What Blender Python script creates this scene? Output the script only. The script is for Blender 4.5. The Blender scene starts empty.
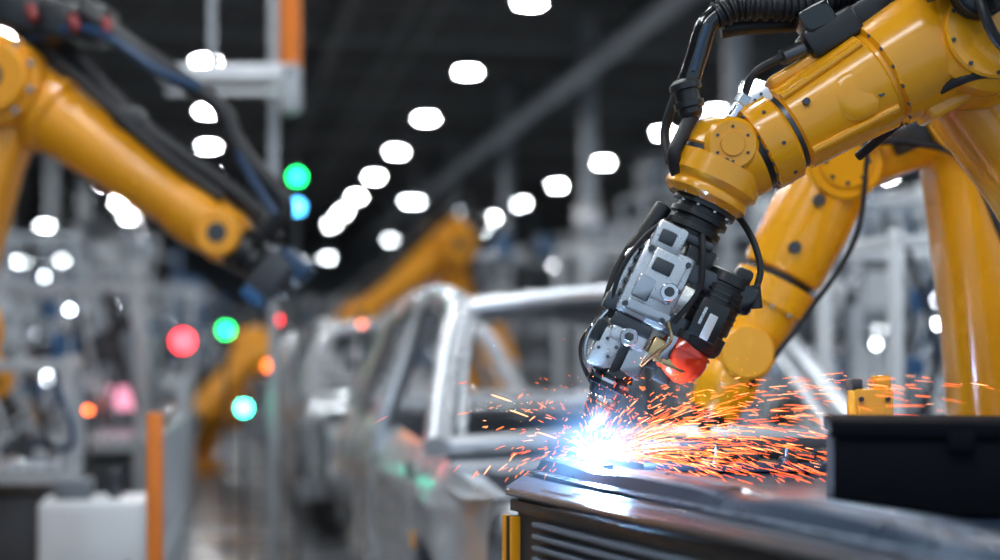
import bpy, bmesh, math, random
from mathutils import Vector as V, Matrix
random.seed(7)
TH = math.atan(0.19)
C, S_ = math.cos(TH), math.sin(TH)
HR = Matrix.Rotation(TH, 3, 'Z')
def H(u, v, z=0.0):            # factory-hall frame (u across the hall, v along it) -> world
    return V((u*C - v*S_, u*S_ + v*C, z))
def D(a, b, d):                # image pixel column a / row b at distance d -> world metres
    return V(((a-500)*d/1500.0, d, 1.3+(355-b)*d/1500.0))

# ------------------------------------------------------------------ materials
def mat(name, col, rough=.5, metal=0, coat=0, var=.08, scale=6, bump=0, rvar=.12, trans=0, spec=.5):
    m = bpy.data.materials.new(name); m.use_nodes = True
    nt = m.node_tree; b = nt.nodes['Principled BSDF']
    tc = nt.nodes.new('ShaderNodeTexCoord'); n = nt.nodes.new('ShaderNodeTexNoise')
    n.inputs['Scale'].default_value = scale; n.inputs['Detail'].default_value = 5
    nt.links.new(tc.outputs['Object'], n.inputs['Vector'])
    mx = nt.nodes.new('ShaderNodeMix'); mx.data_type = 'RGBA'
    mx.inputs[6].default_value = (*[max(0, c*(1-var)) for c in col], 1)
    mx.inputs[7].default_value = (*[min(1, c*(1+var)) for c in col], 1)
    nt.links.new(n.outputs['Fac'], mx.inputs[0]); nt.links.new(mx.outputs[2], b.inputs['Base Color'])
    mr = nt.nodes.new('ShaderNodeMapRange'); mr.inputs['To Min'].default_value = max(0.02, rough-rvar)
    mr.inputs['To Max'].default_value = min(1, rough+rvar)
    nt.links.new(n.outputs['Fac'], mr.inputs['Value']); nt.links.new(mr.outputs['Result'], b.inputs['Roughness'])
    b.inputs['Metallic'].default_value = metal; b.inputs['Specular IOR Level'].default_value = spec
    b.inputs['Coat Weight'].default_value = coat; b.inputs['Coat Roughness'].default_value = .12
    if trans: b.inputs['Transmission Weight'].default_value = trans
    if bump:
        bp = nt.nodes.new('ShaderNodeBump'); bp.inputs['Strength'].default_value = bump
        n2 = nt.nodes.new('ShaderNodeTexNoise'); n2.inputs['Scale'].default_value = scale*8
        nt.links.new(tc.outputs['Object'], n2.inputs['Vector'])
        nt.links.new(n2.outputs['Fac'], bp.inputs['Height']); nt.links.new(bp.outputs['Normal'], b.inputs['Normal'])
    return m
def emat(name, col, s):
    m = bpy.data.materials.new(name); m.use_nodes = True; nt = m.node_tree; nt.nodes.clear()
    o = nt.nodes.new('ShaderNodeOutputMaterial'); e = nt.nodes.new('ShaderNodeEmission')
    e.inputs[0].default_value = (*col, 1); e.inputs[1].default_value = s
    nt.links.new(e.outputs[0], o.inputs[0]); return m

YEL = mat('robot_yellow_paint', (.98, .40, .006), .26, 0, .7, .08, 4, .01, .08)
YEL2 = mat('robot_deep_yellow_paint', (.95, .37, .008), .36, 0, .4, .10, 4)
ORG = mat('orange_paint', (.85, .22, .02), .45)
BLK = mat('black_plastic', (.012, .013, .015), .38, 0, .2, .2, 20)
BLKM = mat('black_matt_plastic', (.005, .006, .009), .7, 0, 0, .2, 20, 0, .1, 0, .08)
BLKG = mat('black_gloss', (.01, .011, .014), .15, 0, .6, .2, 20)
RUB = mat('black_rubber', (.014, .014, .016), .5)
ALU = mat('machined_aluminium', (.74, .75, .77), .28, .65, .2, .12, 30, .04)
STL = mat('steel', (.56, .57, .6), .22, 1, 0, .15, 30)
DST = mat('dark_steel', (.10, .105, .115), .35, .8, 0, .3, 20)
CHR = mat('chrome', (.8, .83, .88), .08, 1, 0, .03)
COP = mat('brass', (.75, .5, .25), .25, 1)
RED = mat('red_plastic_shield', (.78, .045, .012), .14, 0, .8, .3, 40, 0, .05, .15)
DRED = mat('dark_red_connector', (.22, .015, .015), .4)
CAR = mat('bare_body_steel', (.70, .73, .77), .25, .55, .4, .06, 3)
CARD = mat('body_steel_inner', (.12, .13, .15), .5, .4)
FRM = mat('grey_frame_paint', (.42, .45, .48), .5, .1)
WHT = mat('white_cabinet_paint', (.74, .77, .80), .45)
BLU = mat('dark_blue_hose', (.012, .05, .12), .35, 0, .3)
BLP = mat('blue_bin_plastic', (.03, .12, .28), .45)
DGR = mat('dark_grey_paint', (.05, .055, .065), .5)
MGR = mat('mid_grey_paint', (.16, .18, .205), .5, .2)
BEN = mat('bench_blued_steel', (.03, .05, .09), .34, .2, .3, .25, 10, .03)
SLAT = mat('bench_slat_paint', (.22, .28, .36), .4, .3)
BEAM = mat('phosphated_beam_steel', (.10, .15, .23), .3, .6, .2, .15, 14, .02)
LAMP = emat('lamp_glow', (.96, .98, 1), 215)
LAMPC = emat('lamp_glow_cool', (.85, .94, 1), 90)
LAMPS = emat('lamp_glow_soft', (.8, .9, 1), 26)
G_ = emat('signal_green', (.01, 1, .18), 15); T_ = emat('signal_teal', (.06, 1, .65), 26)
R_ = emat('signal_red', (1, .03, .04), 13); O_ = emat('signal_orange', (1, .16, .03), 13); B_ = emat('signal_blue', (.08, .5, 1), 9)

# ------------------------------------------------------------------ mesh builder
def frame(d, ref=None):
    d = d.normalized()
    a = ref.normalized() if ref is not None else V((0, 1, 0))
    if abs(a.dot(d)) > .95: a = V((1, 0, 0)) if abs(d.x) < .9 else V((0, 0, 1))
    e1 = a.cross(d).normalized(); return e1, d.cross(e1).normalized()
class B:
    def __init__(s, name): s.name = name; s.vs = []; s.fs = []; s.mi = []; s.mats = []
    def idx(s, m):
        if m not in s.mats: s.mats.append(m)
        return s.mats.index(m)
    def add(s, vs, fs, m):
        o = len(s.vs); s.vs += [V(v) for v in vs]; k = s.idx(m)
        for f in fs: s.fs.append([i+o for i in f]); s.mi.append(k)
    def box(s, c, size, m, R=None, bev=0, seg=2):
        t = bmesh.new(); bmesh.ops.create_cube(t, size=1)
        for v in t.verts: v.co = V((v.co.x*size[0], v.co.y*size[1], v.co.z*size[2]))
        if bev: bmesh.ops.bevel(t, geom=t.edges[:], offset=min(bev, min(size)*.45), segments=seg, profile=.5, affect='EDGES')
        R = R or Matrix.Identity(3); c = V(c)
        t.verts.index_update()
        s.add([R @ v.co + c for v in t.verts], [[v.index for v in f.verts] for f in t.faces], m); t.free()
    def lathe(s, p, d, prof, m, seg=32, s1=1, s2=1, n=2, ref=None):
        p = V(p); d = V(d).normalized(); e1, e2 = frame(d, ref); vs = []; fs = []; rings = []
        for t, r in prof:
            if r <= 1e-6: rings.append([len(vs)]); vs.append(p+d*t); continue
            ring = []
            for i in range(seg):
                a = 2*math.pi*i/seg; ca, sa = math.cos(a), math.sin(a)
                x = math.copysign(abs(ca)**(2/n), ca); y = math.copysign(abs(sa)**(2/n), sa)
                ring.append(len(vs)); vs.append(p+d*t+e1*(x*r*s1)+e2*(y*r*s2))
            rings.append(ring)
        for a, b in zip(rings, rings[1:]):
            if len(a) == 1 and len(b) == 1: continue
            for i in range(seg):
                j = (i+1) % seg
                if len(a) == 1: fs.append([a[0], b[j], b[i]])
                elif len(b) == 1: fs.append([a[i], a[j], b[0]])
                else: fs.append([a[i], a[j], b[j], b[i]])
        if len(rings[0]) > 1: fs.append(rings[0][::-1])
        if len(rings[-1]) > 1: fs.append(rings[-1])
        s.add(vs, fs, m)
    def cyl(s, p, q, r, m, r2=None, seg=24, ch=.08):
        p, q = V(p), V(q); L = (q-p).length; r2 = r if r2 is None else r2; c = min(ch*r, L*.3)
        s.lathe(p, q-p, [(0, r-c), (c, r), (L-c, r2), (L, max(r2-c, 1e-4))], m, seg)
    def sph(s, c, r, m, seg=24, d=(0, 0, 1)):
        s.lathe(V(c)-V(d).normalized()*r, d, [(r-r*math.cos(math.pi*i/12), r*math.sin(math.pi*i/12) if 0 < i < 12 else 0) for i in range(13)], m, seg)
    def bolts(s, c, d, R, n, r, m, h=None, a0=0):
        d = V(d).normalized(); e1, e2 = frame(d); h = h or r
        for i in range(n):
            a = a0+2*math.pi*i/n; q = V(c)+e1*(R*math.cos(a))+e2*(R*math.sin(a))
            s.cyl(q-d*h*.5, q+d*h, r, m, seg=6, ch=.15)
    def tube(s, pts, r, m, seg=10, sub=8, rib=0, cap=True):
        P = [V(p) for p in pts]; path = []
        if sub > 1 and len(P) > 2:
            Q = [2*P[0]-P[1]]+P+[2*P[-1]-P[-2]]
            for i in range(1, len(Q)-2):
                for k in range(sub):
                    t = k/sub; a, b, c, d = Q[i-1:i+3]
                    path.append(.5*((2*b)+(c-a)*t+(2*a-5*b+4*c-d)*t*t+(3*b-a-3*c+d)*t**3))
            path.append(P[-1])
        else: path = P
        if rib:
            new = [path[0]]
            for a, b in zip(path, path[1:]):
                n = max(1, int((b-a).length/(rib*.25)))
                for k in range(1, n+1): new.append(a.lerp(b, k/n))
            path = new
        e1, e2 = frame(path[1]-path[0]); vs = []; fs = []
        for i, p in enumerate(path):
            t = (path[min(i+1, len(path)-1)]-path[max(i-1, 0)]).normalized()
            e1 = (e1-t*e1.dot(t)).normalized(); e2 = t.cross(e1)
            rr = r(i/(len(path)-1)) if callable(r) else r
            if rib: rr *= (1.12 if (i % 4) < 2 else .88)
            for k in range(seg):
                a = 2*math.pi*k/seg; vs.append(p+e1*(rr*math.cos(a))+e2*(rr*math.sin(a)))
        for i in range(len(path)-1):
            for k in range(seg):
                j = (k+1) % seg; fs.append([i*seg+k, i*seg+j, (i+1)*seg+j, (i+1)*seg+k])
        if cap: fs.append(list(range(seg))[::-1]); fs.append([len(vs)-seg+k for k in range(seg)])
        s.add(vs, fs, m)
    def prism(s, poly, z0, z1, m):
        n = len(poly); vs = [V((x, y, z0)) for x, y in poly]+[V((x, y, z1)) for x, y in poly]
        s.add(vs, [list(range(n))[::-1], list(range(n, 2*n))]+[[i, (i+1) % n, n+(i+1) % n, n+i] for i in range(n)], m)
    def grid(s, f, nu, nv, m, xf=lambda p: p):
        vs = [xf(V(f(i/nu, j/nv))) for i in range(nu+1) for j in range(nv+1)]
        s.add(vs, [[i*(nv+1)+j, (i+1)*(nv+1)+j, (i+1)*(nv+1)+j+1, i*(nv+1)+j+1] for i in range(nu) for j in range(nv)], m)
    def build(s, normals=True):
        lo = V([min(v[i] for v in s.vs) for i in range(3)]); hi = V([max(v[i] for v in s.vs) for i in range(3)])
        o = V(((lo.x+hi.x)/2, (lo.y+hi.y)/2, lo.z))
        me = bpy.data.meshes.new(s.name); me.from_pydata([v-o for v in s.vs], [], s.fs)
        for m in s.mats: me.materials.append(m)
        me.polygons.foreach_set('material_index', s.mi)
        bm = bmesh.new(); bm.from_mesh(me)
        if normals: bmesh.ops.recalc_face_normals(bm, faces=bm.faces)
        for f in bm.faces: f.smooth = True
        for e in bm.edges:
            if len(e.link_faces) == 2 and e.calc_face_angle(0) > .6: e.smooth = False
        bm.to_mesh(me); bm.free()
        ob = bpy.data.objects.new(s.name, me); ob.location = o; bpy.context.collection.objects.link(ob); return ob

# ------------------------------------------------------------------ hall shell
def quad(name, pts, m):
    b = B(name); b.add(pts, [[0, 1, 2, 3]], m); return b.build(False)
FLO = mat('polished_concrete', (.12, .13, .14), .3, 0, .2, .25, .8, .02)
CEI = mat('dark_ceiling_deck', (.07, .07, .068), .7)
WAL = mat('wall_panel', (.25, .28, .31), .6)
U0, U1, V0, V1, ZC = -10, 21, -5, 76, 7.6
quad('floor', [H(U0, V0), H(U1, V0), H(U1, V1), H(U0, V1)], FLO)
quad('ceiling', [H(U0, V0, ZC), H(U0, V1, ZC), H(U1, V1, ZC), H(U1, V0, ZC)], CEI)
quad('wall_far', [H(U0, V1), H(U1, V1), H(U1, V1, ZC), H(U0, V1, ZC)], WAL)
quad('wall_right', [H(U1, V0), H(U1, V0, ZC), H(U1, V1, ZC), H(U1, V1)], WAL)
quad('wall_left', [H(U0, V0), H(U0, V1), H(U0, V1, ZC), H(U0, V0, ZC)], WAL)
TRS = mat('truss_grey_paint', (.19, .19, .185), .5)
b = B('roof_truss_structure')
for v in range(2, 76, 6):
    for z in (6.75, 7.45):
        b.box(H((U0+U1)/2, v, z), (U1-U0-.2, .12, .12), TRS, HR)
    u = U0+.3
    while u < U1-1.6:
        b.tube([H(u, v, 6.75), H(u+.7, v, 7.45), H(u+1.4, v, 6.75)], .035, TRS, 6, 1); u += 1.4
for u in (-5, 2.2, 7.5, 12):
    b.box(H(u, 35.5, 7.2), (.16, 80, .25), TRS, HR)
b.build()
b = B('overhead_duct')
b.cyl(H(6.0, 9, 6.0), H(6.0, 74, 6.0), .15, FRM)
for v in range(10, 74, 4):
    b.cyl(H(6.0, v, 6.0), H(6.0, v+.12, 6.0), .2, FRM); b.cyl(H(6.0, v, 6.1), H(6.0, v, 7.55), .02, DGR, seg=6)
b.build()
b = B('cable_tray')
for du in (-.2, .2): b.box(H(3.0+du, 43, 6.3), (.03, 60, .1), TRS, HR)
for v in range(14, 73, 1): b.box(H(3.0, v, 6.27), (.4, .05, .02), TRS, HR)
for v in range(14, 73, 4): b.cyl(H(3.0, v, 6.3), H(3.0, v, 7.55), .015, DGR, seg=6)
b.build()
b = B('steel_columns')
for u in (-3.6, 6.8, 12.5):
    for v in range(11, 74, 8):
        for du in (-.11, .11): b.box(H(u+du, v, ZC/2), (.03, .22, ZC-.02), FRM, HR)
        b.box(H(u, v, ZC/2), (.22, .03, ZC-.02), FRM, HR); b.box(H(u, v, .02), (.4, .4, .04), DGR, HR)
b.build()

def lamp(b, p, r, m, top=ZC):
    p = V(p); b.lathe(p, (0, 0, 1), [(0, r), (.002, r)], m, 20)
    b.lathe(p+V((0, 0, .004)), (0, 0, 1), [(0, r*1.12), (r*.55, r*.55), (r*.9, r*.4), (r*1.3, r*.35)], DGR, 20)
    b.cyl(p+V((0, 0, r*1.2)), V((p.x, p.y, top)), .01, DGR, seg=6)
for u, vs, ve in ((-2.9, -2.3, 54), (-.14, -.5, 46), (4.13, -.4, 56.5), (9.34, -4.4, 60), (17.4, 2, 60)):
    b = B('high_bay_lamp_row'); v = vs
    while v < ve:
        if v > -4.5: lamp(b, H(u, v, 6.0), .17, LAMP)
        v += 5
    b.build()
b = B('pendant_lamps')
for a, e, d, r in ((480, 230, 30, .12), (328, 258, 34, .12), (412, 202, 26, .16), (459, 168, 40, .14), (497, 252, 38, .08), (620, 272, 28, .12),
                (556, 266, 36, .12), (862, 184, 30, .16), (894, 192, 32, .12), (921, 224, 26, .12), (918, 264, 24, .18), (728, 237, 32, .13), (390, 240, 42, .12),
                (45, 226, 26, .11), (45, 248, 26, .15), (58, 260, 30, .14), (660, 232, 44, .12), (850, 300, 26, .10), (940, 300, 30, .13), (655, 312, 30, .08), (800, 300, 28, .1), (295, 256, 30, .06), (20, 262, 22, .1), (8, 285, 22, .12), (24, 300, 22, .1), (6, 312, 22, .08), (845, 250, 30, .08), (880, 330, 22, .06),
                (745, 92, 26, .34), (716, 112, 30, .2), (572, 66, 34, .14), (640, 20, 30, .13), (455, 212, 44, .14), (520, 205, 46, .14), (405, 20, 40, .05), (582, 228, 46, .12), (795, 325, 30, .08), (700, 150, 38, .12)):
    lamp(b, D(a, e, d), r, LAMPC, min(ZC, 99)) if D(a, e, d).z < ZC-.5 else None
b.build()

# ------------------------------------------------------------------ generic robot
def robot(name, base, S, E, W, T, s=1, ym=YEL2, tool='gun', cable=True):
    b = B(name); base, S, E, W, T = map(V, (base, S, E, W, T))
    n = (E-S).cross(W-E)
    n = n.normalized() if n.length > 1e-3 else V((0, 1, 0))
    if n.y > 0: n = -n
    up = V((0, 0, 1))
    zt = max(.3, S.z-.28*s)
    b.lathe(base, up, [(0, .30*s), (.04*s, .30*s), (.05*s, .23*s), (zt-.12*s, .19*s), (zt-.1*s, .24*s), (zt, .24*s)], ym, 32)
    b.bolts(base+up*.04*s, up, .265*s, 8, .018*s, STL)
    b.lathe(base+up*(zt+.005), up, [(0, .235*s), (.03*s, .235*s)], BLK, 32)
    b.lathe(base+up*(zt+.035*s), (S-base-up*zt), [(0, .22*s), ((S-base-up*zt).length*.6, .2*s), ((S-base-up*zt).length, .15*s)], ym, 32, n=3.2, ref=n)
    for P, r, w in ((S, .17, .17), (E, .14, .15)):
        b.cyl(P-n*w*s, P+n*w*s, r*s, ym, seg=36)
        b.cyl(P+n*w*s, P+n*(w+.03)*s, r*.8*s, ym, seg=32)
        b.cyl(P+n*(w+.03)*s, P+n*(w+.035)*s, r*.3*s, DGR, seg=32)
        b.bolts(P+n*(w)*s, n, r*.9*s, 10, .011*s, STL)
        b.cyl(P-n*w*s, P-n*(w+.12)*s, r*.62*s, BLK, seg=28)
    L = (E-S).length
    b.lathe(S, E-S, [(0, .15*s), (L*.25, .13*s), (L*.7, .105*s), (L, .115*s)], ym, 32, 1, .8, 3.2, n)
    f = (W-E).normalized(); L = (W-E).length
    b.lathe(E-f*.17*s, f, [(0, .09*s), (.02*s, .125*s), (.17*s, .135*s), (.3*s, .12*s), (.31*s, .128*s), (.34*s, .128*s), (.35*s, .112*s), (.17*s+L*.8, .085*s), (.17*s+L*.8, .095*s), (.17*s+L*.9, .095*s), (.17*s+L, .08*s)], ym, 36, ref=n)
    for k in (-.06, .06): b.cyl(E-f*.17*s+n*k*s, E-f*.32*s+n*k*s, .05*s, BLK)
    b.sph(W, .088*s, ym); b.cyl(W-n*.1*s, W+n*.1*s, .07*s, ym); b.cyl(W+n*.1*s, W+n*.105*s, .03*s, DGR)
    t = (T-W).normalized(); Lt = (T-W).length
    b.lathe(W, t, [(.05*s, .07*s), (.1*s, .07*s), (.11*s, .055*s), (.14*s, .055*s)], BLK)
    e1, e2 = frame(t, n); R = Matrix((e1, e2, t)).transposed()
    b.box(W+t*(.14*s+Lt*.2), (.13*s, .1*s, Lt*.35), DGR, R, .015*s)
    b.box(W+t*(.16*s+Lt*.25)+e1*.07*s, (.06*s, .07*s, Lt*.4), BLU if tool == 'blue' else ALU, R, .01*s)
    b.box(W+t*(.14*s+Lt*.2)-e1*.08*s, (.05*s, .08*s, Lt*.28), BLP if tool == 'blue' else ALU, R, .01*s)
    for k in (-1, 1):
        b.tube([W+t*Lt*.55+e1*k*.04*s, W+t*Lt*.75+e1*k*.07*s, T+e1*k*.02*s], .016*s, STL, 10, 6)
    if cable:
        b.tube([S+n*.2*s, (S+E)/2+n*.2*s+up*.05*s, E+up*.22*s-f*.15*s, E+up*.24*s+f*.15*s, E.lerp(W, .6)+up*.16*s, W+up*.15*s+f*.05*s, W+t*.14*s+e1*.09*s], .026*s, RUB, 10, 10)
        b.tube([E+up*.2*s-f*.2*s+n*.05*s, E+up*.18*s+f*.2*s+n*.05*s, E.lerp(W, .7)+up*.12*s+n*.06*s, W+up*.11*s+n*.05*s], .018*s, RUB, 8, 8)
        for k in (.2, .55): b.box(E.lerp(W, k)+up*.14*s, (.09*s, .09*s, .09*s), BLK, None, .015*s)
    return b.build()

robot('industrial_robot_arm', (-2.5, 5.6, 0), D(-70, 330, 5.6), D(14, 88, 5.6), D(226, 236, 5.5), D(292, 292, 5.45), 1.2, YEL2, 'blue')
b = B('robot_hose_bundle')
b.tube([D(-10, 10, 5.5), D(30, 20, 5.5), D(80, 14, 5.45), D(130, 45, 5.4), D(185, 82, 5.4), D(222, 110, 5.4), D(240, 150, 5.4), D(285, 205, 5.4), D(262, 232, 5.42)], .034, RUB, 12, 10)
b.tube([D(20, 40, 5.5), D(90, 30, 5.4), D(160, 72, 5.35), D(215, 100, 5.4), D(245, 165, 5.38), D(275, 215, 5.38)], .018, BLU, 10, 10)
for a, e, w in ((20, 12, .2), (62, 22, .16), (95, 25, .12)):
    b.box(D(a, e, 5.5), (w, .16, .14), BLK, Matrix.Rotation(.3, 3, 'Y'), .02); b.cyl(D(a+10, e-6, 5.4), D(a+14, e+8, 5.38), .018, DRED)
b.cyl(D(50, 5, 5.5), D(50, -40, 5.5), .03, DST); b.build()

def rear_robot():
    b = B('welding_robot_arm'); d = 3.9; k = d/1500
    P = lambda a, e, dy=0: D(a, e, d)+V((0, dy, 0))
    base = V((P(996, 400).x, d, 0)); up = V((0, 0, 1))
    b.lathe(base, up, [(0, .32), (.04, .32), (.05, .24), (.5, .2), (.52, .25), (.62, .25), (.64, .2), (.95, .17), (1.1, .13)], YEL, 40)
    b.bolts(base+up*.04, up, .28, 10, .016, STL)
    b.lathe(P(996, 425), P(972, 120)-P(996, 425), [(0, 44*k), (100*k, 43*k), (200*k, 47*k), (260*k, 50*k), (306*k, 48*k)], YEL, 40, 1, 1.1, 3.2)
    b.cyl(P(962, 115, -.17), P(962, 115, .17), 54*k, YEL, seg=40)
    b.cyl(P(962, 115, -.19), P(962, 115, -.17), 40*k, YEL, seg=32); b.bolts(P(962, 115, -.17), (0, -1, 0), 47*k, 12, .008, STL)
    A, E = P(950, 112), P(836, 168)
    b.lathe(A, E-A, [(0, 46*k), (50*k, 38*k), (95*k, 34*k), (129*k, 38*k)], YEL, 36, 1, 1.1, 2.8)
    b.sph(E, 42*k, YEL); b.cyl(E+V((0, -.12, 0)), E+V((0, .12, 0)), 37*k, YEL, seg=36)
    b.cyl(E+V((0, -.13, 0)), E+V((0, -.12, 0)), 26*k, YEL, seg=32); b.bolts(E+V((0, -.13, 0)), (0, -1, 0), 21*k, 8, .006, DST)
    W = P(742, 352); f = (W-E); L = f.length
    b.lathe(E, f, [(0, 40*k), (.3*L, 43*k), (.55*L, 41*k), (.58*L, 39*k), (.585*L, 32*k), (.62*L, 32*k), (.625*L, 42*k), (.75*L, 42*k), (.76*L, 36*k), (L, 34*k)], YEL, 40)
    fn = f.normalized()
    b.bolts(E+f*.75, fn, 38*k, 12, .008, STL)
    b.lathe(E+f*.59, fn, [(0, 34*k), (.02, 34*k)], BLK, 36)
    for q in (.2, .45): c = E+f*q+V((-.02, -.105, 0)); b.cyl(c, c+V((0, -.02, 0)), 6*k, DST)
    b.sph(W, 34*k, YEL); b.cyl(W+V((0, -.1, 0)), W+V((0, .1, 0)), 27*k, YEL, seg=32)
    T = P(712, 412); t = (T-W)
    b.lathe(W, t, [(20*k, 30*k), (35*k, 33*k), (40*k, 33*k), (50*k, 28*k), (t.length, 26*k)], YEL, 32)
    b.lathe(T, t, [(0, 20*k), (10*k, 20*k), (11*k, 8*k), (22*k, 6*k)], DST, 24)
    b.tube([E+V((.05, -.13, .02)), E.lerp(W, .4)+V((.12, -.12, 0)), E.lerp(W, .8)+V((.1, -.1, 0)), W+V((.06, -.09, -.02)), T+V((.05, -.04, .02))], .007, RUB, 10, 8)
    b.tube([P(990, 250, -.13), P(950, 170, -.15), P(900, 150, -.14), P(850, 150, -.15)], .010, RUB, 10, 8)
    b.box(P(905, 140, -.12), (.14, .04, .07), BLK, Matrix.Rotation(-.4, 3, 'Y'), .01)
    return b.build()
rear_robot()
robot('industrial_robot_arm', H(3.1, 17.6), D(470, 330, 17.8), D(446, 246, 17.6), D(352, 318, 17), D(335, 345, 16.9), 1.9, YEL2)
robot('industrial_robot_arm', H(-.3, 17.2), D(222, 400, 16.3), D(252, 352, 16.2), D(200, 408, 15.8), D(190, 440, 15.7), 1.5, YEL2)
robot('industrial_robot_arm', H(3.9, 21.2), D(488, 400, 21.5), D(482, 352, 21.5), D(466, 398, 20.8), D(458, 420, 20.8), 1.9, YEL2)
robot('industrial_robot_arm', (-2.68, 7.9, 0), D(-55, 440, 7.9), D(-18, 372, 7.9), D(-70, 300, 7.6), D(-90, 280, 7.5), .9, YEL2)

# ------------------------------------------------------------------ main robot
def main_robot():
    b = B('welding_robot_arm'); k = 1/500
    P = lambda a, e, dy=0: V((a/500-1, 3+dy, 2.01-e/500))
    p0, p1 = P(742, 158), P(962, 28); f = (p1-p0).normalized()
    pr = [(-34, 20), (-30, 34), (-22, 40), (8, 43), (10, 39), (15, 39), (17, 46), (22, 47), (44, 47), (47, 44), (49, 40), (53, 40), (56, 45),
          (100, 48), (130, 51), (150, 53), (153, 50), (157, 50), (160, 56), (200, 60), (235, 60), (250, 52)]
    b.lathe(p0, f, [(t*k, r*k) for t, r in pr], YEL, 64, ref=V((0, 1, 0)))
    b.bolts(p0+f*17*k, -f, 43*k, 18, 2.2*k, DST, 2*k); b.bolts(p0+f*160*k, -f, 54*k, 16, 2.2*k, DST, 2*k)
    for i in range(8):      # radial cap screws round the flange
        a = i*math.pi/4+.2; e1, e2 = frame(f); dr = e1*math.cos(a)+e2*math.sin(a); c = p0+f*33*k+dr*46*k
        b.cyl(c, c+dr*2.4*k, 2*k, DST, seg=8)
    b.lathe(p0+f*9.5*k, f, [(0, 40.5*k), (6*k, 40.5*k)], BLK, 48); b.lathe(p0+f*49*k, f, [(0, 41*k), (5*k, 41*k)], DST, 48)
    RF = Matrix((f, V((0, 1, 0)), f.cross(V((0, 1, 0))))).transposed()
    nrm = RF.col[2] if RF.col[2].z > 0 else -RF.col[2]
    b.box(p0+f*100*k+nrm*48*k, (84*k, 34*k, 14*k), YEL, RF, 5*k, 3)
    b.box(p0+f*200*k-nrm*56*k, (50*k, 50*k, 20*k), YEL, RF, 6*k, 3)
    b.lathe(p0+f*118*k+V((0, -43*k, 0))-nrm*4*k, (0, -1, 0), [(0, 26*k), (4*k, 22*k), (6.5*k, 15*k), (7*k, 6*k)], YEL, 40)
    for t, q in ((72, 14), (138, -16)):
        c = p0+f*t*k+nrm*q*k; b.cyl(c+V((0, -42*k, 0)), c+V((0, -49*k, 0)), 3.6*k, DST, seg=20)
    for sg in (-1, 1):
        b.tube([p0+f*56*k+nrm*sg*30*k+V((0, -36*k, 0)), p0+f*100*k+nrm*sg*33*k+V((0, -38*k, 0)), p0+f*148*k+nrm*sg*36*k+V((0, -40*k, 0))], 4*k, YEL, 10, 6)
    tw = V((-.431, 0, -.902)); q0 = P(738, 128)
    pr = [(0, 0), (0, 22), (4, 33), (14, 41), (34, 45), (36, 42), (40, 42), (42, 47), (62, 48), (66, 44), (70, 41), (80, 40), (84, 36), (84, 0)]
    b.lathe(q0, tw, [(t*k, r*k) for t, r in pr], YEL, 64)
    b.bolts(q0+tw*42*k, -tw, 44.5*k, 16, 2*k, DST, 2*k)
    b.lathe(q0+tw*36*k, tw, [(0, 43*k), (4*k, 43*k)], DST, 48)
    b.lathe(q0+tw*70*k, tw, [(0, 42*k), (3*k, 43.5*k), (8*k, 43.5*k), (10*k, 41*k)], YEL, 48)
    b.bolts(q0+tw*80*k, tw, 35*k, 14, 2.5*k, STL, 4*k)
    c = P(726, 150); b.cyl(c+V((0, -30*k, 0)), c+V((0, -44*k, 0)), 27*k, YEL, seg=40, ch=.3); b.cyl(c+V((0, -44*k, 0)), c+V((0, -46*k, 0)), 12*k, YEL, seg=32)
    b.bolts(c+V((0, -44*k, 0)), (0, -1, 0), 17*k, 6, 1.6*k, DST, 1.4*k)
    # elbow
    E = P(976, 40, .03)
    b.sph(E, 68*k, YEL, 40); b.cyl(E+V((0, -.15, 0)), E+V((0, .17, 0)), 60*k, YEL, seg=48, ch=.15)
    b.cyl(E+V((0, -.165, 0)), E+V((0, -.15, 0)), 50*k, YEL, seg=40); b.bolts(E+V((0, -.165, 0)), (0, -1, 0), 45*k, 10, 2.2*k, DST)
    E2 = P(955, 8, .03)
    b.cyl(E2+V((0, -.22, 0)), E2+V((0, -.165, 0)), 26*k, BLK, seg=36)
    for i in range(4): b.lathe(E2+V((0, -.17-.012*i, 0)), (0, -1, 0), [(0, 28*k), (.005, 28*k)], BLK, 36)
    b.tube([E2+V((0, -.2, -.01)), P(950, 30, -.2), P(965, 62, -.2), P(1000, 84, -.18), P(1060, 100, -.1)], 5*k, RUB, 10, 8)
    b.tube([E2+V((0, -.2, 0)), P(962, 20, -.23), P(985, 50, -.22), P(1040, 60, -.2)], 8*k, RUB, 12, 8, rib=5*k)
    b.cyl(E2+V((.01, -.215, 0)), E2+V((.01, -.24, 0)), 14*k, DST)
    for a, e, dy, r in ((1000, -10, -.1, 22), (1030, 10, -.02, 24), (985, -30, .05, 26)):
        b.cyl(P(a, e, dy), P(a+50, e-35, dy), r*k, BLK, seg=28); b.cyl(P(a+50, e-35, dy), P(a+60, e-42, dy), r*.8*k, DGR, seg=28)
    b.box(P(930, -10, -.14), (60*k, 40*k, 30*k), BLK, RF, 6*k); b.box(P(925, 12, -.165), (14*k, 12*k, 10*k), DRED, RF, 3*k)
    # lower arm, turret, pedestal (stands right of the bench)
    Sh = V((1.62, 3.2, .98)); n = V((0, 1, 0))
    b.lathe(E+V((0, .1, 0)), Sh-E-V((0, .1, 0)), [(0, .12), (.3, .11), (.8, .13), ((Sh-E).length, .15)], YEL, 40, 1, .8, 3.2, n)
    b.cyl(Sh-n*.2, Sh+n*.2, .18, YEL, seg=40); b.cyl(Sh-n*.23, Sh-n*.2, .14, DGR, seg=40); b.cyl(Sh+n*.2, Sh+n*.36, .11, BLK)
    base = V((1.7, 3.2, 0))
    b.lathe(base, (0, 0, 1), [(0, .32), (.04, .32), (.05, .25), (.45, .22), (.47, .27), (.6, .27), (.62, .24), (.95, .18)], YEL, 40)
    b.bolts(base+V((0, 0, .04)), (0, 0, 1), .285, 10, .016, STL)
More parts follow.
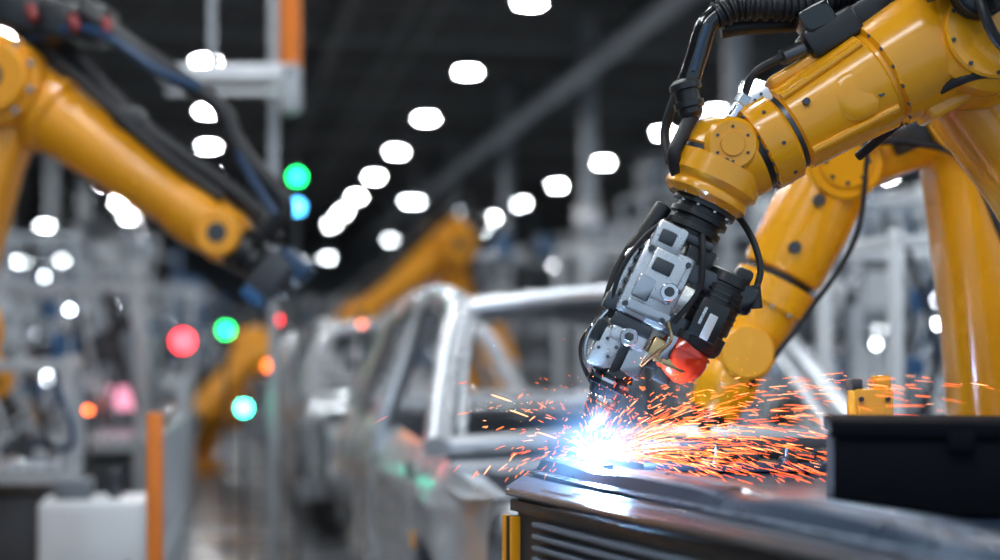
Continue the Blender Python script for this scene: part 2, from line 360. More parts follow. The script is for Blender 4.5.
    # hoses
    b.tube([P(676, 176, -.03), P(671, 158, -.05), P(680, 138, -.04), P(690, 118, -.03)], 7*k, RUB, 14, 10)
    b.lathe(P(690, 120, -.03), P(684, 92)-P(690, 120), [(0, 9*k), (4*k, 12*k), (9*k, 12*k), (10*k, 15*k), (16*k, 15*k), (17*k, 12*k), (27*k, 12*k), (28*k, 16*k), (34*k, 16*k), (38*k, 11*k)], BLK, 28)
    b.tube([P(685, 94, -.03), P(690, 74, -.03), P(697, 52, -.03), P(704, 30, -.03), P(718, 16, -.03)], 11*k, BLKG, 18, 10)
    b.tube([P(690, 76, -.055), P(697, 50, -.055), P(704, 30, -.055)], 2.2*k, BLU, 8, 6)
    b.tube([P(714, 20, -.03), P(735, 10, -.03), P(762, 10, -.03), P(800, 8, -.02), P(850, -8, 0), P(930, -30, .03), P(1000, -40, .05)], 13*k, RUB, 18, 12, rib=6*k)
    b.tube([P(722, 28, .02), P(745, 24, .02), P(790, 20, .03), P(850, 10, .04), P(920, -20, .05)], 9*k, RUB, 14, 10)
    b.tube([P(672, 160, .03), P(668, 130, .06), P(676, 100, .05), P(692, 60, .03), P(712, 34, .02)], 5*k, RUB, 12, 10)
    b.box(P(828, 36, -.01), (58*k, 44*k, 30*k), BLK, RF, 5*k); b.box(P(812, 22, -.02), (34*k, 36*k, 26*k), BLKG, RF, 4*k)
    b.box(P(868, 10, .0), (50*k, 40*k, 24*k), BLK, RF, 5*k)
    b.cyl(P(800, 52, -.03), P(778, 62, -.04), 8*k, DST); b.tube([P(780, 60, -.04), P(752, 76, -.03), P(742, 100, -.02), P(736, 122, 0)], 4*k, RUB, 10, 8)
    b.cyl(P(722, 132, -.03), P(738, 108, -.03), 7*k, CHR, seg=20); b.cyl(P(738, 108, -.03), P(744, 99, -.03), 9*k, STL, seg=6)
    b.box(P(757, 104, -.02), (26*k, 24*k, 20*k), ALU, RF, 3*k)
    b.bolts(P(757, 104, -.045), (0, -1, 0), 6*k, 4, 1.6*k, DST)
    b.tube([P(870, 150, .1), P(905, 118, .02), P(930, 96, -.07), P(965, 85, -.12), P(1000, 95, -.1), P(1060, 150, -.1)], 5*k, RUB, 10, 8)
    return b.build()
main_robot()

# ------------------------------------------------------------------ weld gun (tool)
def weld_gun():
    b = B('spot_welding_gun'); k = 1/500
    w_, u_, y_ = V((-.431, 0, -.902)), V((.902, 0, -.431)), V((0, 1, 0))
    O = V((.43, 3, 1.65)); R = Matrix((u_, y_, w_)).transposed()
    T = lambda w, u, y=0: O+w_*w*k+u_*u*k+y_*y*k
    bx = lambda w, u, y, su, sy, sw, m, bv=3: b.box(T(w, u, y), (su*k, sy*k, sw*k), m, R, bv*k)
    def ln(w, u, y, prof, m, seg=32): b.lathe(T(w, u, y), w_, [(t*k, r*k) for t, r in prof], m, seg)
    ln(24, 2, 0, [(0, 33), (8, 33), (9, 27), (14, 27), (15, 30), (20, 30), (21, 24), (26, 24), (27, 28), (33, 28), (34, 22), (46, 22)], BLK)
    b.bolts(T(32, 2), w_, 29*k, 10, 2.4*k, STL)
    bx(66, -4, 0, 60, 50, 10, DST, 3)
    bx(76, -18, -6, 32, 50, 30, ALU, 4); bx(80, 18, 0, 30, 44, 26, BLK, 4)
    bx(76, -20, -32, 16, 4, 14, DST, 2)
    bx(122, -10, 0, 54, 54, 78, ALU, 5)
    bx(112, -8, -29, 36, 8, 48, ALU, 3); bx(104, -12, -33, 20, 4, 14, DST, 2); bx(130, -20, -30, 18, 8, 24, STL, 2); bx(150, -6, -29, 46, 6, 12, STL, 2)
    for w, u in ((92, -30), (92, 10), (152, -30), (152, 10), (120, 12)): b.cyl(T(w, u, -26), T(w, u, -33), 3.2*k, DST, seg=6)
    for w in (94, 106, 118, 130, 142): bx(w, -38, 0, 5, 46, 5, DST, 1)
    b.cyl(T(124, 4, -26), T(124, 4, -38), 9*k, CHR, seg=28); b.cyl(T(124, 4, -38), T(124, 4, -40), 5*k, DST, seg=24)
    bx(126, -43, 0, 8, 40, 60, ALU, 3); bx(154, -40, -4, 18, 32, 18, DST, 3)
    bx(168, -14, 0, 42, 46, 14, DST, 3); bx(180, -12, 0, 38, 42, 18, ALU, 4)
    b.cyl(T(180, -12, -20), T(180, -12, -28), 9*k, STL, seg=24); b.cyl(T(180, -12, -28), T(180, -12, -30), 5*k, DST, seg=6)
    bx(199, -26, 0, 28, 38, 42, ALU, 5); bx(200, 5, 0, 24, 36, 32, STL, 4)
    bx(200, -11, -17, 8, 8, 40, BLK, 2); b.bolts(T(198, -26, -20), -y_, 9*k, 4, 2*k, DST)
    bx(186, -41, -8, 12, 24, 22, BLK, 3)
    ln(214, -8, 0, [(0, 20), (6, 22), (8, 22), (9, 18), (12, 18), (13, 23), (20, 23), (21, 18), (26, 17), (30, 15)], BLKG)
    ln(226, -8, 0, [(0, 23.5), (3, 23.5)], CHR)
    ln(242, -6, 0, [(0, 14), (3, 16), (7, 16), (8, 13), (11, 13), (12, 15), (22, 14), (30, 11), (32, 8), (36, 7), (37, 4)], STL)
    ln(250, -6, 0, [(0, 16), (2, 16)], COP)
    b.tube([T(160, -40, -10), T(190, -48, -10), T(215, -42, -8), T(232, -22, -6)], 2.6*k, CHR, 10, 8)
    b.tube([T(165, -42, 8), T(200, -50, 8), T(222, -40, 6), T(240, -18, 4)], 2.6*k, BLK, 10, 8)
    mo = ln
    bx(96, 28, 0, 34, 46, 20, DST, 3); bx(150, 26, 0, 26, 40, 22, DST, 3)
    mo(78, 54, -4, [(0, 18), (2, 22), (12, 23), (13, 21), (16, 21), (17, 24), (60, 24), (61, 21), (64, 21), (65, 25), (78, 25), (84, 22), (88, 12)], BLK)
    for w in (100, 106, 112, 118, 124): mo(w, 54, -4, [(0, 25.2), (2, 25.2)], BLKG)
    bx(96, 76, -4, 22, 28, 30, BLKG, 5); bx(76, 66, -4, 18, 22, 16, BLK, 4)
    bx(132, 52, -28, 30, 6, 40, BLK, 3); bx(138, 54, -32, 9, 2, 26, WHT, 1); bx(130, 44, -32, 3, 2, 18, ALU, .5)
    b.cyl(T(80, 78, -4), T(100, 90, -4), 9*k, BLK, seg=24)
    b.tube([T(84, 84, -4), T(62, 80, 0), T(42, 66, 6), T(26, 48, 14), T(14, 28, 26)], 3.5*k, RUB, 12, 10)
    # protective shield with ribs and clamp band
    ln(152, 46, -2, [(0, 12), (3, 20), (12, 25), (22, 27), (32, 25), (40, 20), (47, 12), (49, 0)], RED, 40)
    ln(150, 46, -2, [(0, 24), (8, 24)], BLK); ln(166, 46, -2, [(0, 27.2), (3, 27.8)], RED, 40)
    bx(186, 40, -22, 26, 6, 8, COP, 2); bx(200, 36, -6, 18, 16, 14, DST, 3)
    bx(178, 24, -6, 26, 24, 24, COP, 5); bx(172, 28, -22, 10, 8, 26, STL, 2)
    bx(190, 26, 6, 20, 20, 16, BLK, 3)
    b.tube([T(150, 16, -30), T(166, 26, -34), T(184, 18, -30), T(200, 12, -20)], 1.6*k, COP, 8, 8)
    b.tube([T(60, -28, -24), T(84, -40, -24), T(120, -47, -22), T(150, -43, -18), T(170, -36, -14)], 2.4*k, RUB, 10, 8)
    b.tube([T(50, -20, 20), T(80, -44, 16), T(120, -50, 12), T(160, -46, 8)], 3.4*k, RUB, 10, 8)
    b.tube([T(58, 10, -26), T(80, 20, -32), T(110, 30, -30), T(148, 22, -24)], 3*k, RUB, 10, 8)
    b.cyl(T(44, -34, 6), T(98, -42, 6), 9*k, BLK, seg=24); b.cyl(T(98, -42, 6), T(108, -44, 6), 6*k, CHR, seg=24)
    return b.build()
weld_gun()

# ------------------------------------------------------------------ bench
A, Dp, E_, F_, G2 = (.01, 2.84), (.10, 3.5), (1.22, 3.5), (1.22, .9), (.84, .90)
def inset(poly, d):
    cx = sum(p[0] for p in poly)/len(poly); cy = sum(p[1] for p in poly)/len(poly)
    return [(p[0]+(cx-p[0])/math.hypot(cx-p[0], cy-p[1])*d, p[1]+(cy-p[1])/math.hypot(cx-p[0], cy-p[1])*d) for p in poly]
poly = [A, G2, F_, E_, Dp]
b = B('welding_bench')
b.prism(poly, 1.036, 1.05, BEN); b.prism(inset(poly, .03), .0, 1.036, DGR)
ea, eg = V((*A, 0)), V((*G2, 0)); ed = (eg-ea).normalized(); en = V((ed.y, -ed.x, 0))
if en.x > 0: en = -en
RB = Matrix((ed, -en, V((0, 0, 1)))).transposed()
Lb = (eg-ea).length
b.box(ea+ed*Lb*.5+en*(-.012)+V((0, 0, 1.018)), (Lb*.985, .02, .022), BLK, RB, .003)
for i in range(14):
    b.box(ea+ed*Lb*.52+en*(-.006)+V((0, 0, .992-i*.021)), (Lb*.92, .02, .009), SLAT, RB, .003)
b.box(ea+ed*.02+en*.004+V((0, 0, .5)), (.010, .02, 1.0), YEL2, RB, .002); b.box(ea+ed*.036+V((0, 0, .5)), (.014, .022, 1.0), BLK, RB, .002)
b.box(ea+ed*.05+en*.002+V((0, 0, .5)), (.005, .02, 1.0), YEL2, RB, .001)
b.box(ea+ed*.98+en*.004+V((0, 0, 1.044)), (1.93, .008, .010), STL, RB, .002)
for i in range(5):
    b.box(ea+ed*(.95+.02*i)+en*(-.03-.03*i)+V((0, 0, 1.051)), (1.7-.1*i, .006, .003), SLAT if i % 2 else STL, RB, .001)
b.build()
b = B('car_body_side_beam')
c0, c1 = V((.135, 3.16, 1.0525)), V((.66, 1.62, 1.0525)); bd = (c1-c0).normalized(); bn = V((-bd.y, bd.x, 0))
prof = [(-.088, .003), (-.088, .006), (-.062, .007), (-.052, .028), (-.040, .034), (-.012, .035), (-.006, .030), (.006, .030), (.012, .035), (.040, .034), (.052, .028), (.062, .007), (.088, .006), (.088, .003)]
Lc = (c1-c0).length; NS = 60; vs = []
for i in range(NS+1):
    t = i/NS; sc = 1-.25*math.sin(t*9)**8
    for x, z in prof: vs.append(c0+bd*Lc*t+bn*x*(1+.04*math.sin(t*7))+V((0, 0, z*sc)))
n = len(prof)
b.add(vs, [[i*n+j, i*n+j+1, (i+1)*n+j+1, (i+1)*n+j] for i in range(NS) for j in range(n-1)]+[[i*n+n-1, i*n, (i+1)*n, (i+1)*n+n-1] for i in range(NS)]+[list(range(n)), list(range(NS*n, NS*n+n))[::-1]], BEAM)
for i in range(26):
    for x in (-.075, .075): q = c0+bd*Lc*(i+.5)/26+bn*x+V((0, 0, .006)); b.cyl(q, q+V((0, 0, .0012)), .006 if i % 3 else .009, DST, seg=12)
for i in range(6):
    q = c0+bd*Lc*(i+.8)/6.2+V((0, 0, .030)); b.box(q, (.06, .022, .004), BLK, Matrix((bd, bn, V((0, 0, 1)))).transposed(), .001)
b.build()
b = B('welding_jig')
zt = 1.0515; RJ = Matrix.Rotation(-.05, 3, 'Z')
b.box((.74, 3.3, zt+.012), (.86, .3, .02), BEN, RJ, .004)
b.box((.74, 3.42, zt+.035), (.84, .03, .05), DST, RJ, .006)
for i in range(7): b.box((.38+i*.12, 3.26, zt+.032), (.04, .2, .02), DST, Matrix.Rotation(.3, 3, 'Z'), .004)
for i in range(5): b.lathe((.46+i*.15, 3.17, zt+.02), (0, 0, 1), [(0, .022), (.012, .022), (.014, .014), (.035, .012), (.04, .006)], DST, 20)
b.build()
b = B('pneumatic_clamp'); c = V((.705, 2.86, 1.052))
b.box(c+V((0, 0, .01)), (.11, .09, .02), DST, None, .004)
b.box(c+V((0, 0, .10)), (.075, .07, .17), YEL, None, .008); b.box(c+V((.02, 0, .195)), (.03, .05, .03), YEL, None, .006)
b.box(c+V((-.03, 0, .192)), (.02, .06, .022), DST, None, .004)
b.box(c+V((-.005, -.037, .12)), (.05, .008, .06), YEL, None, .003)
for x in (-.025, .025):
    for z in (.04, .165): b.cyl(c+V((x, -.034, z)), c+V((x, -.042, z)), .005, DST, seg=6)
b.cyl(c+V((.04, 0, .07)), c+V((.075, 0, .07)), .02, DST); b.tube([c+V((.06, 0, .08)), c+V((.1, .02, .12)), c+V((.14, .05, .02))], .006, RUB)
b.build()
b = B('black_equipment_case')
RC = Matrix.Rotation(-.17, 3, 'Z'); o = V((.505, 2.32, 1.0525)); Q = lambda x, y, z: o+RC @ V((x, y, z))
b.box(Q(.36, .12, .059), (.70, .24, .116), BLKM, RC, .006); b.box(Q(.36, .12, .133), (.71, .25, .026), BLKM, RC, .005)
b.box(Q(.36, .12, .118), (.69, .23, .006), BLKM, RC)
for i in range(3): b.box(Q(.20+i*.2, -.006, .115), (.04, .01, .03), BLKM, RC, .003)
b.build()

# ------------------------------------------------------------------ weld arc, glow, sparks
W0 = V((.188, 2.965, 1.097))
b = B('welding_arc'); b.sph(W0, .018, emat('arc_core', (.75, .9, 1), 320), 16)
ray = emat('arc_ray', (.5, .78, 1), 30)
for i in range(14):
    a = random.uniform(0, 6.28); e = random.uniform(.1, 1.3); L = random.uniform(.03, .06)
    d = V((math.cos(a)*math.cos(e), math.sin(a)*math.cos(e), math.sin(e)))
    b.lathe(W0, d, [(0, .004), (L*.5, .002), (L, 0)], ray, 6)
b.build()
def volume_glow():
    R0 = .23
    b = B('weld_halo_glow'); b.sph(V((0, 0, 0)), R0, DGR, 24); ob = b.build()  # added emission sphere that draws the halo of light round the arc
    for v in ob.data.vertices: v.co.z -= R0
    ob.location = W0
    m = bpy.data.materials.new('halo_emission'); m.use_nodes = True; nt = m.node_tree; nt.nodes.clear()
    o = nt.nodes.new('ShaderNodeOutputMaterial'); e = nt.nodes.new('ShaderNodeEmission'); tc = nt.nodes.new('ShaderNodeTexCoord')
    ln = nt.nodes.new('ShaderNodeVectorMath'); ln.operation = 'LENGTH'; nt.links.new(tc.outputs['Object'], ln.inputs[0])
    mr = nt.nodes.new('ShaderNodeMapRange'); mr.inputs['From Max'].default_value = R0; mr.inputs['To Min'].default_value = 1; mr.inputs['To Max'].default_value = 0
    nt.links.new(ln.outputs['Value'], mr.inputs['Value'])
    pw = nt.nodes.new('ShaderNodeMath'); pw.operation = 'POWER'; pw.inputs[1].default_value = 5; nt.links.new(mr.outputs['Result'], pw.inputs[0])
    mu = nt.nodes.new('ShaderNodeMath'); mu.operation = 'MULTIPLY'; mu.inputs[1].default_value = 50; nt.links.new(pw.outputs[0], mu.inputs[0])
    e.inputs[0].default_value = (.20, .48, 1, 1); nt.links.new(mu.outputs[0], e.inputs[1]); nt.links.new(e.outputs[0], o.inputs['Volume'])
    ob.data.materials.clear(); ob.data.materials.append(m)
volume_glow()
l = bpy.data.lights.new('weld_arc_light', 'POINT'); l.energy = 15; l.color = (.34, .62, 1); l.shadow_soft_size = .02
lo = bpy.data.objects.new('weld_arc_light', l); lo.location = W0+V((0, -.01, .035)); bpy.context.collection.objects.link(lo)
b = B('welding_sparks')
SM = [emat('spark_orange', (1, .15, .025), 6), emat('spark_hot', (1, .32, .12), 7), emat('spark_red', (1, .09, .025), 4.5), emat('spark_white_hot', (1, .6, .35), 8)]
rnd = random.Random(11)
def streak(v, t0, t1, r, m):
    g = V((0, 0, -6.5)); pts = []
    for i in range(7):
        t = t0+(t1-t0)*i/6; p = W0+v*t+.5*g*t*t
        if p.z < 1.09 and abs((p-c0).dot(bn)) < .09: break
        if p.z < 1.06: break
        if p.x > .44 and p.y < 2.62 and p.z < 1.24: break
        pts.append(p)
    if len(pts) > 2: b.tube(pts, lambda s: r*(.3+.7*math.sin(math.pi*min(1, .15+.8*s))), m, 4, 1)
for i in range(2300):
    q = rnd.random()
    if q < .66: ang = rnd.gauss(.33, .27)          # fan to the right
    elif q < .88: ang = rnd.uniform(.45, 1.75)
    else: ang = rnd.uniform(1.75, 2.95)
    sp = abs(rnd.gauss(1.6, .7))+.3
    if q > .66: sp *= .62
    if q > .88: sp *= .85
    v = V((math.cos(ang)*sp, rnd.gauss(-.10, .24)*sp, min(1.3+rnd.random()*.2, max(.02, abs(math.sin(ang))*sp))))
    t0 = rnd.uniform(0.0, .33)**1.1; dt = rnd.uniform(.004, .02)
    streak(v, t0, t0+dt, rnd.choice((.00025, .00036, .0005)), rnd.choice((SM[0], SM[0], SM[1], SM[2], SM[3] if t0 < .06 else SM[0])))
for ang, t0, sp in ((2.40, .115, 2), (2.46, .09, 1.9), (2.6, .05, 1.8), (.12, .2, 1.6), (.2, .17, 1.7), (1.35, .05, 1.5), (.75, .1, 1.5), (.5, .13, 1.6), (.28, .12, 1.9), (.6, .08, 1.7)):
    v = V((math.cos(ang), -.05, math.sin(ang)))*sp; streak(v, t0, t0+.024, .0008, SM[1])
for i in range(260):      # tiny glowing droplets
    a = rnd.gauss(.5, .6); rr = abs(rnd.gauss(0, .18))+.02
    p = W0+V((math.cos(a)*rr*1.5, rnd.gauss(-.02, .05), abs(math.sin(a))*rr*.7)); b.sph(p, rnd.uniform(.0004, .0009), SM[rnd.randrange(3)], 6)
b.build()

# ------------------------------------------------------------------ car bodies
def car(u0, v0):
    b = B('car_body'); z0 = .045
    X = lambda p: H(u0+p[0], v0+p[1], p[2]+z0)
    xf = lambda p: X(p)
    hw = .86
    def roof(s, t):
        x = (s*2-1)*.575; y = .6+t*2.1
        return (x, y, 1.455+.05*(1-(x/.575)**2)+.045*math.sin(math.pi*(.15+t*.75)))
    b.grid(roof, 14, 16, CAR, xf)
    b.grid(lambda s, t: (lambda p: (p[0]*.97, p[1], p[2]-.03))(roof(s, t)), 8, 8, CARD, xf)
    for sx in (-1, 1):
        q = lambda *a: [X((sx*x, y, z)) for x, y, z in a]
        b.tube(q((.80, -.12, .93), (.74, .12, 1.12), (.66, .38, 1.33), (.60, .62, 1.45), (.585, 1.1, 1.51), (.58, 1.6, 1.52), (.59, 2.2, 1.49), (.62, 2.65, 1.42), (.68, 3.05, 1.2), (.76, 3.45, .98)), .05, CAR, 12, 6)
        b.tube(q((.70, -.02, .96), (.62, .36, 1.28), (.54, .62, 1.43)), .022, CAR, 8, 5)
        b.tube(q((.60, 1.5, 1.5), (.74, 1.46, 1.15), (.82, 1.44, .9), (.83, 1.44, .35)), .05, CAR, 10, 6)
        b.tube(q((.62, 2.45, 1.46), (.75, 2.62, 1.15), (.80, 2.7, .92)), .03, CAR, 10, 6)
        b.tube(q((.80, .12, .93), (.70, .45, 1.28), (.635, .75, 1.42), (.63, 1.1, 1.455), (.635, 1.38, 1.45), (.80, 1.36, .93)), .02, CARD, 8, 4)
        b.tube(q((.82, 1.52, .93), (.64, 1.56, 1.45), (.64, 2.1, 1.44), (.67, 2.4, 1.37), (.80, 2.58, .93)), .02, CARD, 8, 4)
        def belt(y): return .93+.05*min(1, max(0, (y-.2)/3)) - (.10*((-.1-y)/.7)**1.5 if y < -.1 else 0) - (.06*(y-3.4) if y > 3.4 else 0)
        def low(y):
            z = .28
            for yc in (-.25, 2.95):
                if abs(y-yc) < .36: z = max(z, .28+math.sqrt(.36**2-(y-yc)**2))
            return z
        def side(s, t):
            y = -.82+s*4.9; a, c = low(y), belt(y); z = a+(c-a)*t
            bul = .04*math.sin(math.pi*min(1, max(0, (z-.25)/.72)))-.05*max(0, (z-.8)/.15)
            x = hw-.03+bul; e = min(1, (y+.82)/.5); x -= .12*(1-e)**2; e = min(1, (4.08-y)/.6); x -= .12*(1-e)**2
            for yc in (.08, 1.44, 2.62):
                if abs(y-yc) < .02: x -= .03
            x += .012*(1 if .74 < z < .78 else 0)
            return (sx*x, y, z)
        b.grid(side, 196, 12, CAR, xf)
        b.grid(lambda s, t: (sx*(hw-.03-.16*t), -.82+s*.9, .82-.0*t+.04*s), 8, 3, CAR, xf)
        for yc in (-.25, 2.95):
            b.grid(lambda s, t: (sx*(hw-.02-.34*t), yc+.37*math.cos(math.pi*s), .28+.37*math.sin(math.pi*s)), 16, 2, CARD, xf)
        b.lathe(X((sx*.52, -.22, .3)), (0, 0, 1), [(0, .13), (.4, .12), (.44, .09), (.45, .05)], CAR, 24)
        for y in (.62-.1, 1.72-.1):
            b.box(X((sx*(hw+.0), y+.75, .80)), (.02, .16, .03), CARD, HR, .008)
        b.box(X((sx*.78, 1.4, .26)), (.14, 3.0, .14), CAR, HR, .03)
        b.box(X((sx*.42, -.45, .42)), (.09, .9, .11), CAR, HR, .02)
        for y in (.3, .42): b.box(X((sx*(hw+.005), y-.3, .6+(y-.3)*2)), (.02, .05, .06), YEL2 if y < .4 else DST, HR, .005)
    tub = lambda pts, r, m=CAR: b.tube([X(p) for p in pts], r, m, 10, 6)
    tub([(-.58, .6, 1.44), (0, .53, 1.5), (.58, .6, 1.44)], .036); tub([(-.6, 2.68, 1.42), (0, 2.74, 1.47), (.6, 2.68, 1.42)], .034)
    tub([(-.78, -.08, .93), (-.4, -.16, .96), (0, -.19, .97), (.4, -.16, .96), (.78, -.08, .93)], .035)
    tub([(-.8, -.16, .86), (0, -.28, .88), (.8, -.16, .86)], .025)
    tub([(-.74, 3.42, .98), (0, 3.52, 1.0), (.74, 3.42, .98)], .04)
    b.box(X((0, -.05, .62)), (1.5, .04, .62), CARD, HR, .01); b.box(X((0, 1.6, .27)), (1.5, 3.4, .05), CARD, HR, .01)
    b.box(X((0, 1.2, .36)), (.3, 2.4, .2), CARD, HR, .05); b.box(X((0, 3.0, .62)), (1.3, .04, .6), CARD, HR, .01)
    b.box(X((0, 3.25, .95)), (1.35, .5, .03), CAR, HR, .01); b.box(X((0, 4.06, .6)), (1.4, .06, .5), CAR, HR, .02)
    b.box(X((0, -.78, .74)), (1.42, .07, .07), CAR, HR, .02); b.box(X((0, -.84, .45)), (1.4, .09, .13), CAR, HR, .03)
    for x in (-.66, -.28, .28, .66): b.box(X((x, -.78, .58)), (.06, .05, .32), CAR, HR, .01)
    tub([(-.6, .1, .86), (0, .06, .9), (.6, .1, .86)], .05, CARD)
    for x in (-.38, .38):
        b.box(X((x, 1.45, .5)), (.12, .5, .1), CARD, HR, .02)
    b.box(X((0, 1.5, 1.48)), (1.1, .07, .02), CARD, HR, .005)
    b.build()
    s = B('body_skid')
    for x in (-.5, .5): s.box(H(u0+x, v0+1.5, .06), (.12, 4.6, .12), DGR, HR, .01)
    for y in (-.3, 1.2, 3.2):
        s.box(H(u0, v0+y, .14), (1.2, .12, .06), MGR, HR, .01)
        for x in (-.5, .5): s.box(H(u0+x, v0+y, .215), (.1, .1, .13), YEL2, HR, .01)
    s.build()
car(1.56, 5.3)
car(1.45, 11.0); car(1.45, 16.6); car(1.45, 22.3); car(1.45, 28)

# ------------------------------------------------------------------ overhead gantry / posts at left
b = B('overhead_gantry')
px = D(291, 0, 8).x
b.box((px, 8, 5.2), (.10, .10, 4.78), ORG, None, .01)
b.box((px, 8, 2.72), (.10, .12, .26), FRM, None, .02)
b.box((D(228, 0, 8).x, 8.0, 2.80), (.72, .12, .09), WHT, None, .02); b.box((D(228, 0, 8).x, 8.0, 2.70), (.66, .06, .03), WHT, None, .01)
b.box((D(272, 0, 8.2).x, 8.25, 3.8), (.05, .05, 7.6), FRM, None, .01)
b.box((D(212, 0, 8).x, 8.0, 5.2), (.04, .04, 4.75), FRM, None, .01)
b.build()
def stack_light(a, d, lamps, s=1):
    x = D(a, 0, d).x; b = B('signal_tower'); top = max(D(0, e, d).z for e, _ in lamps)
    b.cyl((x, d, 0), (x, d, top+.09), .012, DGR, seg=12); b.cyl((x, d, 0), (x, d, .02), .08, DGR)
    for e, m in lamps:
        z = D(0, e, d).z; r = .04*d/9*s
        b.sph((x, d, z), r, m, 20)
        for zz in (-r-.012, r): b.lathe((x, d, z+zz), (0, 0, 1), [(0, r*.7), (.012, r*.7)], BLK, 20)
    b.build()
stack_light(297, 9, ((177, G_), (207, B_)), 1.15); stack_light(276, 10, ((320, R_),), .7); stack_light(270, 9.3, ((366, O_),), .8)
stack_light(226, 10, ((330, G_),)); stack_light(244, 8.2, ((408, T_),)); stack_light(183, 8.4, ((341, R_),), 1.6); stack_light(88, 8.7, ((410, O_),), .5); stack_light(362, 9.9, ((324, O_),), .35)
stack_light(140, 12, ((300, R_),), .4)

# clutter
def cabinet(p, w, d, h, m=WHT, R=None, scr=None):
    b = B('control_cabinet'); p = V(p); R = R or HR
    b.box(p+V((0, 0, .04)), (w*.96, d*.96, .08), DGR, R); b.box(p+V((0, 0, .08+h/2)), (w, d, h), m, R, .015)
    n = max(1, round(w/.45))
    for i in range(n):
        c = R @ V((-w/2+(i+.5)*w/n, -d/2-.008, .08+h/2)); b.box(p+c, (w/n*.92, .016, h*.94), m, R, .005)
        c = R @ V((-w/2+(i+.85)*w/n, -d/2-.03, .08+h/2)); b.box(p+c, (.02, .03, .14), BLK, R, .005)
        for j in range(4): b.box(p+R @ V((-w/2+(i+.5)*w/n, -d/2-.018, .2+j*.03)), (w/n*.5, .006, .01), DGR, R)
    b.cyl(p+V((w*.2, 0, .08+h)), p+V((w*.2, 0, .2+h)), .03, DST); b.box(p+V((-w*.2, 0, .12+h)), (w*.35, d*.5, .08), MGR, R, .01)
    if scr:
        b.box(p+R @ V((0, -d/2-.03, h*.75)), (w*.6, .05, w*.42), BLK, R, .01); b.box(p+R @ V((0, -d/2-.06, h*.75)), (w*.54, .006, w*.35), scr, R)
    b.build()
def rack(u, v, w, h, dep=.8, seed=0):
    r = random.Random(seed); b = B('storage_rack')
    for du in (-w/2, w/2):
        for dv in (-dep/2, dep/2): b.box(H(u+du, v+dv, h/2), (.07, .07, h), r.choice((FRM, FRM, BLP, MGR)), HR)
    z = .4
    while z < h:
        b.box(H(u, v, z), (w, dep, .05), FRM, HR); x = -w/2+.1
        while x < w/2-.25:
            ww = r.uniform(.12, .4); hh = r.uniform(.12, .46); m = r.choice((WHT, MGR, DGR, BLP, ALU, FRM, WHT, DGR, CHR))
            if x+ww < w/2: b.box(H(u+x+ww/2, v, z+.03+hh/2), (ww*.9, dep*.7, hh), m, HR, .02); b.box(H(u+x+ww/2, v, z+.03+hh*.9), (ww*.95, dep*.74, hh*.1), DGR, HR, .01)
            x += ww
        z += .62
    b.build()
def machine(u, v, w, dep, h, seed):
    """profile-frame assembly station: uprights, rails, valves, hoses, small boxes, a lamp or two"""
    r = random.Random(seed); b = B('assembly_station'); m0 = r.choice((FRM, WHT, FRM))
    for x in (-w/2, w/2):
        for y in (-dep/2, dep/2): b.box(H(u+x, v+y, h/2), (.05, .05, h), m0, HR, .005)
    for z in (.12, .75, h-.05):
        for y in (-dep/2, dep/2): b.box(H(u, v+y, z), (w, .05, .05), m0, HR, .005)
        for x in (-w/2, w/2): b.box(H(u+x, v, z), (.05, dep, .05), m0, HR, .005)
    b.box(H(u, v, .8), (w, dep, .03), ALU, HR, .005); b.box(H(u, v, .42), (w*.9, dep*.8, .5), r.choice((DGR, MGR, WHT)), HR, .02)
    for i in range(10):
        x, y = r.uniform(-.42, .42)*w, r.uniform(-.4, .4)*dep; z = r.uniform(.85, h-.4); s = r.uniform(.05, .16)
        b.box(H(u+x, v+y, (z+s+.8)/2), (.02, .02, z+s-.8), STL, HR)
        b.box(H(u+x, v+y, z), (s, s*.8, s*1.2), r.choice((WHT, DGR, ALU, WHT, BLP, MGR, DST)), HR, .01)
        b.cyl(H(u+x, v+y-.03, z+s*.4), H(u+x+s, v+y-.03, z+s*1.2), s*.25, r.choice((CHR, BLK, STL)))
    for i in range(5):
        x = r.uniform(-.45, .45)*w
        b.tube([H(u+x, v-dep/2, h-.05), H(u+x+.1, v-dep/2-.05, h*.7), H(u+x+r.uniform(-.3, .3), v-dep/2, .9)], .014, r.choice((RUB, BLU, RUB, FRM)), 8, 6)
    for i in range(2):
        x = r.uniform(-.4, .4)*w; z = r.uniform(1.1, h-.15); b.box(H(u+x, v-dep/2, z), (.05, .05, .05), BLK, HR, .01); b.sph(H(u+x, v-dep/2-.035, z), .018, LAMPS, 12)
        b.box(H(u+x, v-dep/2, (z+.8)/2), (.015, .015, abs(z-.8)), FRM, HR)
    b.build()
SCR = emat('screen_pink', (.9, .35, .5), 1.6)
k = 0
for u, v, w, h in ((4.9, 11.5, 2, 2.6), (5.1, 14.5, 2, 2.9), (5.9, 20, 2.2, 3), (4.6, 25, 2.2, 3.2), (4.8, 31, 2.4, 3), (8.4, 12, 2.4, 2.6), (8.6, 17, 2.6, 3.2), (9, 24, 3, 3.2), (10, 33, 3, 3.4), (6, 42, 3, 3.2),
                   (-2.0, 20, 1.8, 2.8), (-1.6, 25, 2, 3), (-2.6, 31, 2.6, 3.2), (-1.3, 36, 2, 3), (-5, 24, 3, 3), (-6, 34, 3.4, 3.4), (-1, 46, 2.5, 3.2), (3.8, 52, 3, 3.4), (1.2, 62, 4, 3.4), (14, 45, 4, 3.6)):
    k += 1; rack(u, v, w, h, .8, k)
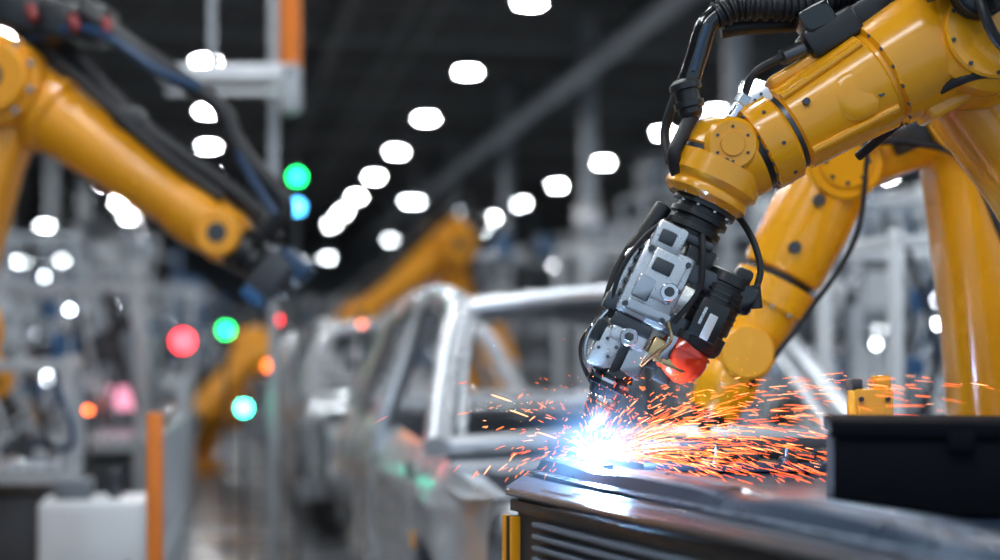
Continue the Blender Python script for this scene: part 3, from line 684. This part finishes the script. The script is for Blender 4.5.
for i, (u, v, w, dp, h) in enumerate(((-.85, 9.6, .8, .8, 1.75), (-1.5, 11.7, 1, 1, 2.2), (-.6, 13.4, .8, .9, 1.9), (-2.4, 13.6, 1.2, 1, 2.4), (-1.3, 15.4, 1.0, 1, 2.2), (-3, 17.5, 1.4, 1, 2.6),
                                (3.4, 7.4, .9, .8, 2.1), (4.6, 8.6, 1.1, .9, 2.3), (6.2, 9.5, 1.2, .9, 2.5), (3.6, 13.2, .9, 1, 2.3), (3.6, 27, 1, 1, 2.4), (3.1, 5.9, .9, .7, 1.8), (4.2, 6.4, 1.0, .7, 2.0), (-1.0, 7.2, .7, .5, 1.3))):
    machine(u, v, w, dp, h, i+2)
cabinet(V((D(95, 0, 6.3).x, 6.3, 0)), .42, .4, .62, WHT)
cabinet(V((D(125, 0, 10.2).x, 10.2, 0)), .45, .3, 1.35, MGR, None, SCR)
b = B('safety_fence')
posts = [V((D(155, 0, 5.2).x, 5.2, 0)), V((D(182, 0, 7.2).x, 7.2, 0))]
b.box(posts[0]+V((0, 0, .55)), (.05, .05, 1.1), ORG, None, .005); b.box(posts[1]+V((0, 0, .6)), (.04, .04, 1.2), FRM, None, .005)
for p in posts: b.box(p+V((0, 0, .01)), (.12, .12, .02), DGR)
for z in (.15, .55, 1.0): b.tube([posts[0]+V((0, 0, z)), posts[1]+V((0, 0, z))], .01, FRM, 8, 1)
for i in range(1, 20): q = posts[0].lerp(posts[1], i/20); b.tube([q+V((0, 0, .15)), q+V((0, 0, 1.0))], .004, FRM, 6, 1)
b.build()

# ------------------------------------------------------------------ fill lights added out of view to brighten robot, cell and cars
FILL = emat('fill_light_glow', (.88, .95, 1), 13)
def linear(c, L, ang):
    b = B('added_fill_light'); R = Matrix.Rotation(ang, 3, 'Z'); c = V(c)
    b.box(c+V((0, 0, .05)), (L, .3, .08), FRM, R, .01); b.box(c, (L*.97, .26, .012), FILL, R)
    for s in (-.4, .4): q = c+R @ V((s*L, 0, .09)); b.cyl(q, V((q.x, q.y, ZC)), .006, DGR, seg=6)
    b.build()
linear((.2, 1.6, 3.3), 1.8, .2); linear((-1.2, 3.6, 3.9), 1.8, 1.75); linear((2.1, 5.0, 4.2), 1.8, 1.75)
linear(H(-.3, 6.6, 4.1), 2.0, TH+1.57); linear(H(1.5, 5.0, 3.8), 1.8, TH); linear(H(3.2, 7.5, 4.4), 2.0, TH+1.57)

w = bpy.data.worlds.new('world'); bpy.context.scene.world = w; w.use_nodes = True
w.node_tree.nodes['Background'].inputs[0].default_value = (.58, .78, 1, 1); w.node_tree.nodes['Background'].inputs[1].default_value = .75  # soft frontal fill through the hall end left open behind the camera

cam = bpy.data.cameras.new('camera'); co = bpy.data.objects.new('camera', cam); bpy.context.collection.objects.link(co)
co.location = (0, 0, 1.3); co.rotation_euler = (math.pi/2, 0, 0)
cam.sensor_width = 36; cam.lens = 54; cam.shift_y = .075; cam.clip_end = 200
cam.dof.use_dof = True; cam.dof.focus_distance = 3.0; cam.dof.aperture_fstop = 1.15
bpy.context.scene.camera = co
bpy.context.scene.view_settings.view_transform = 'Standard'
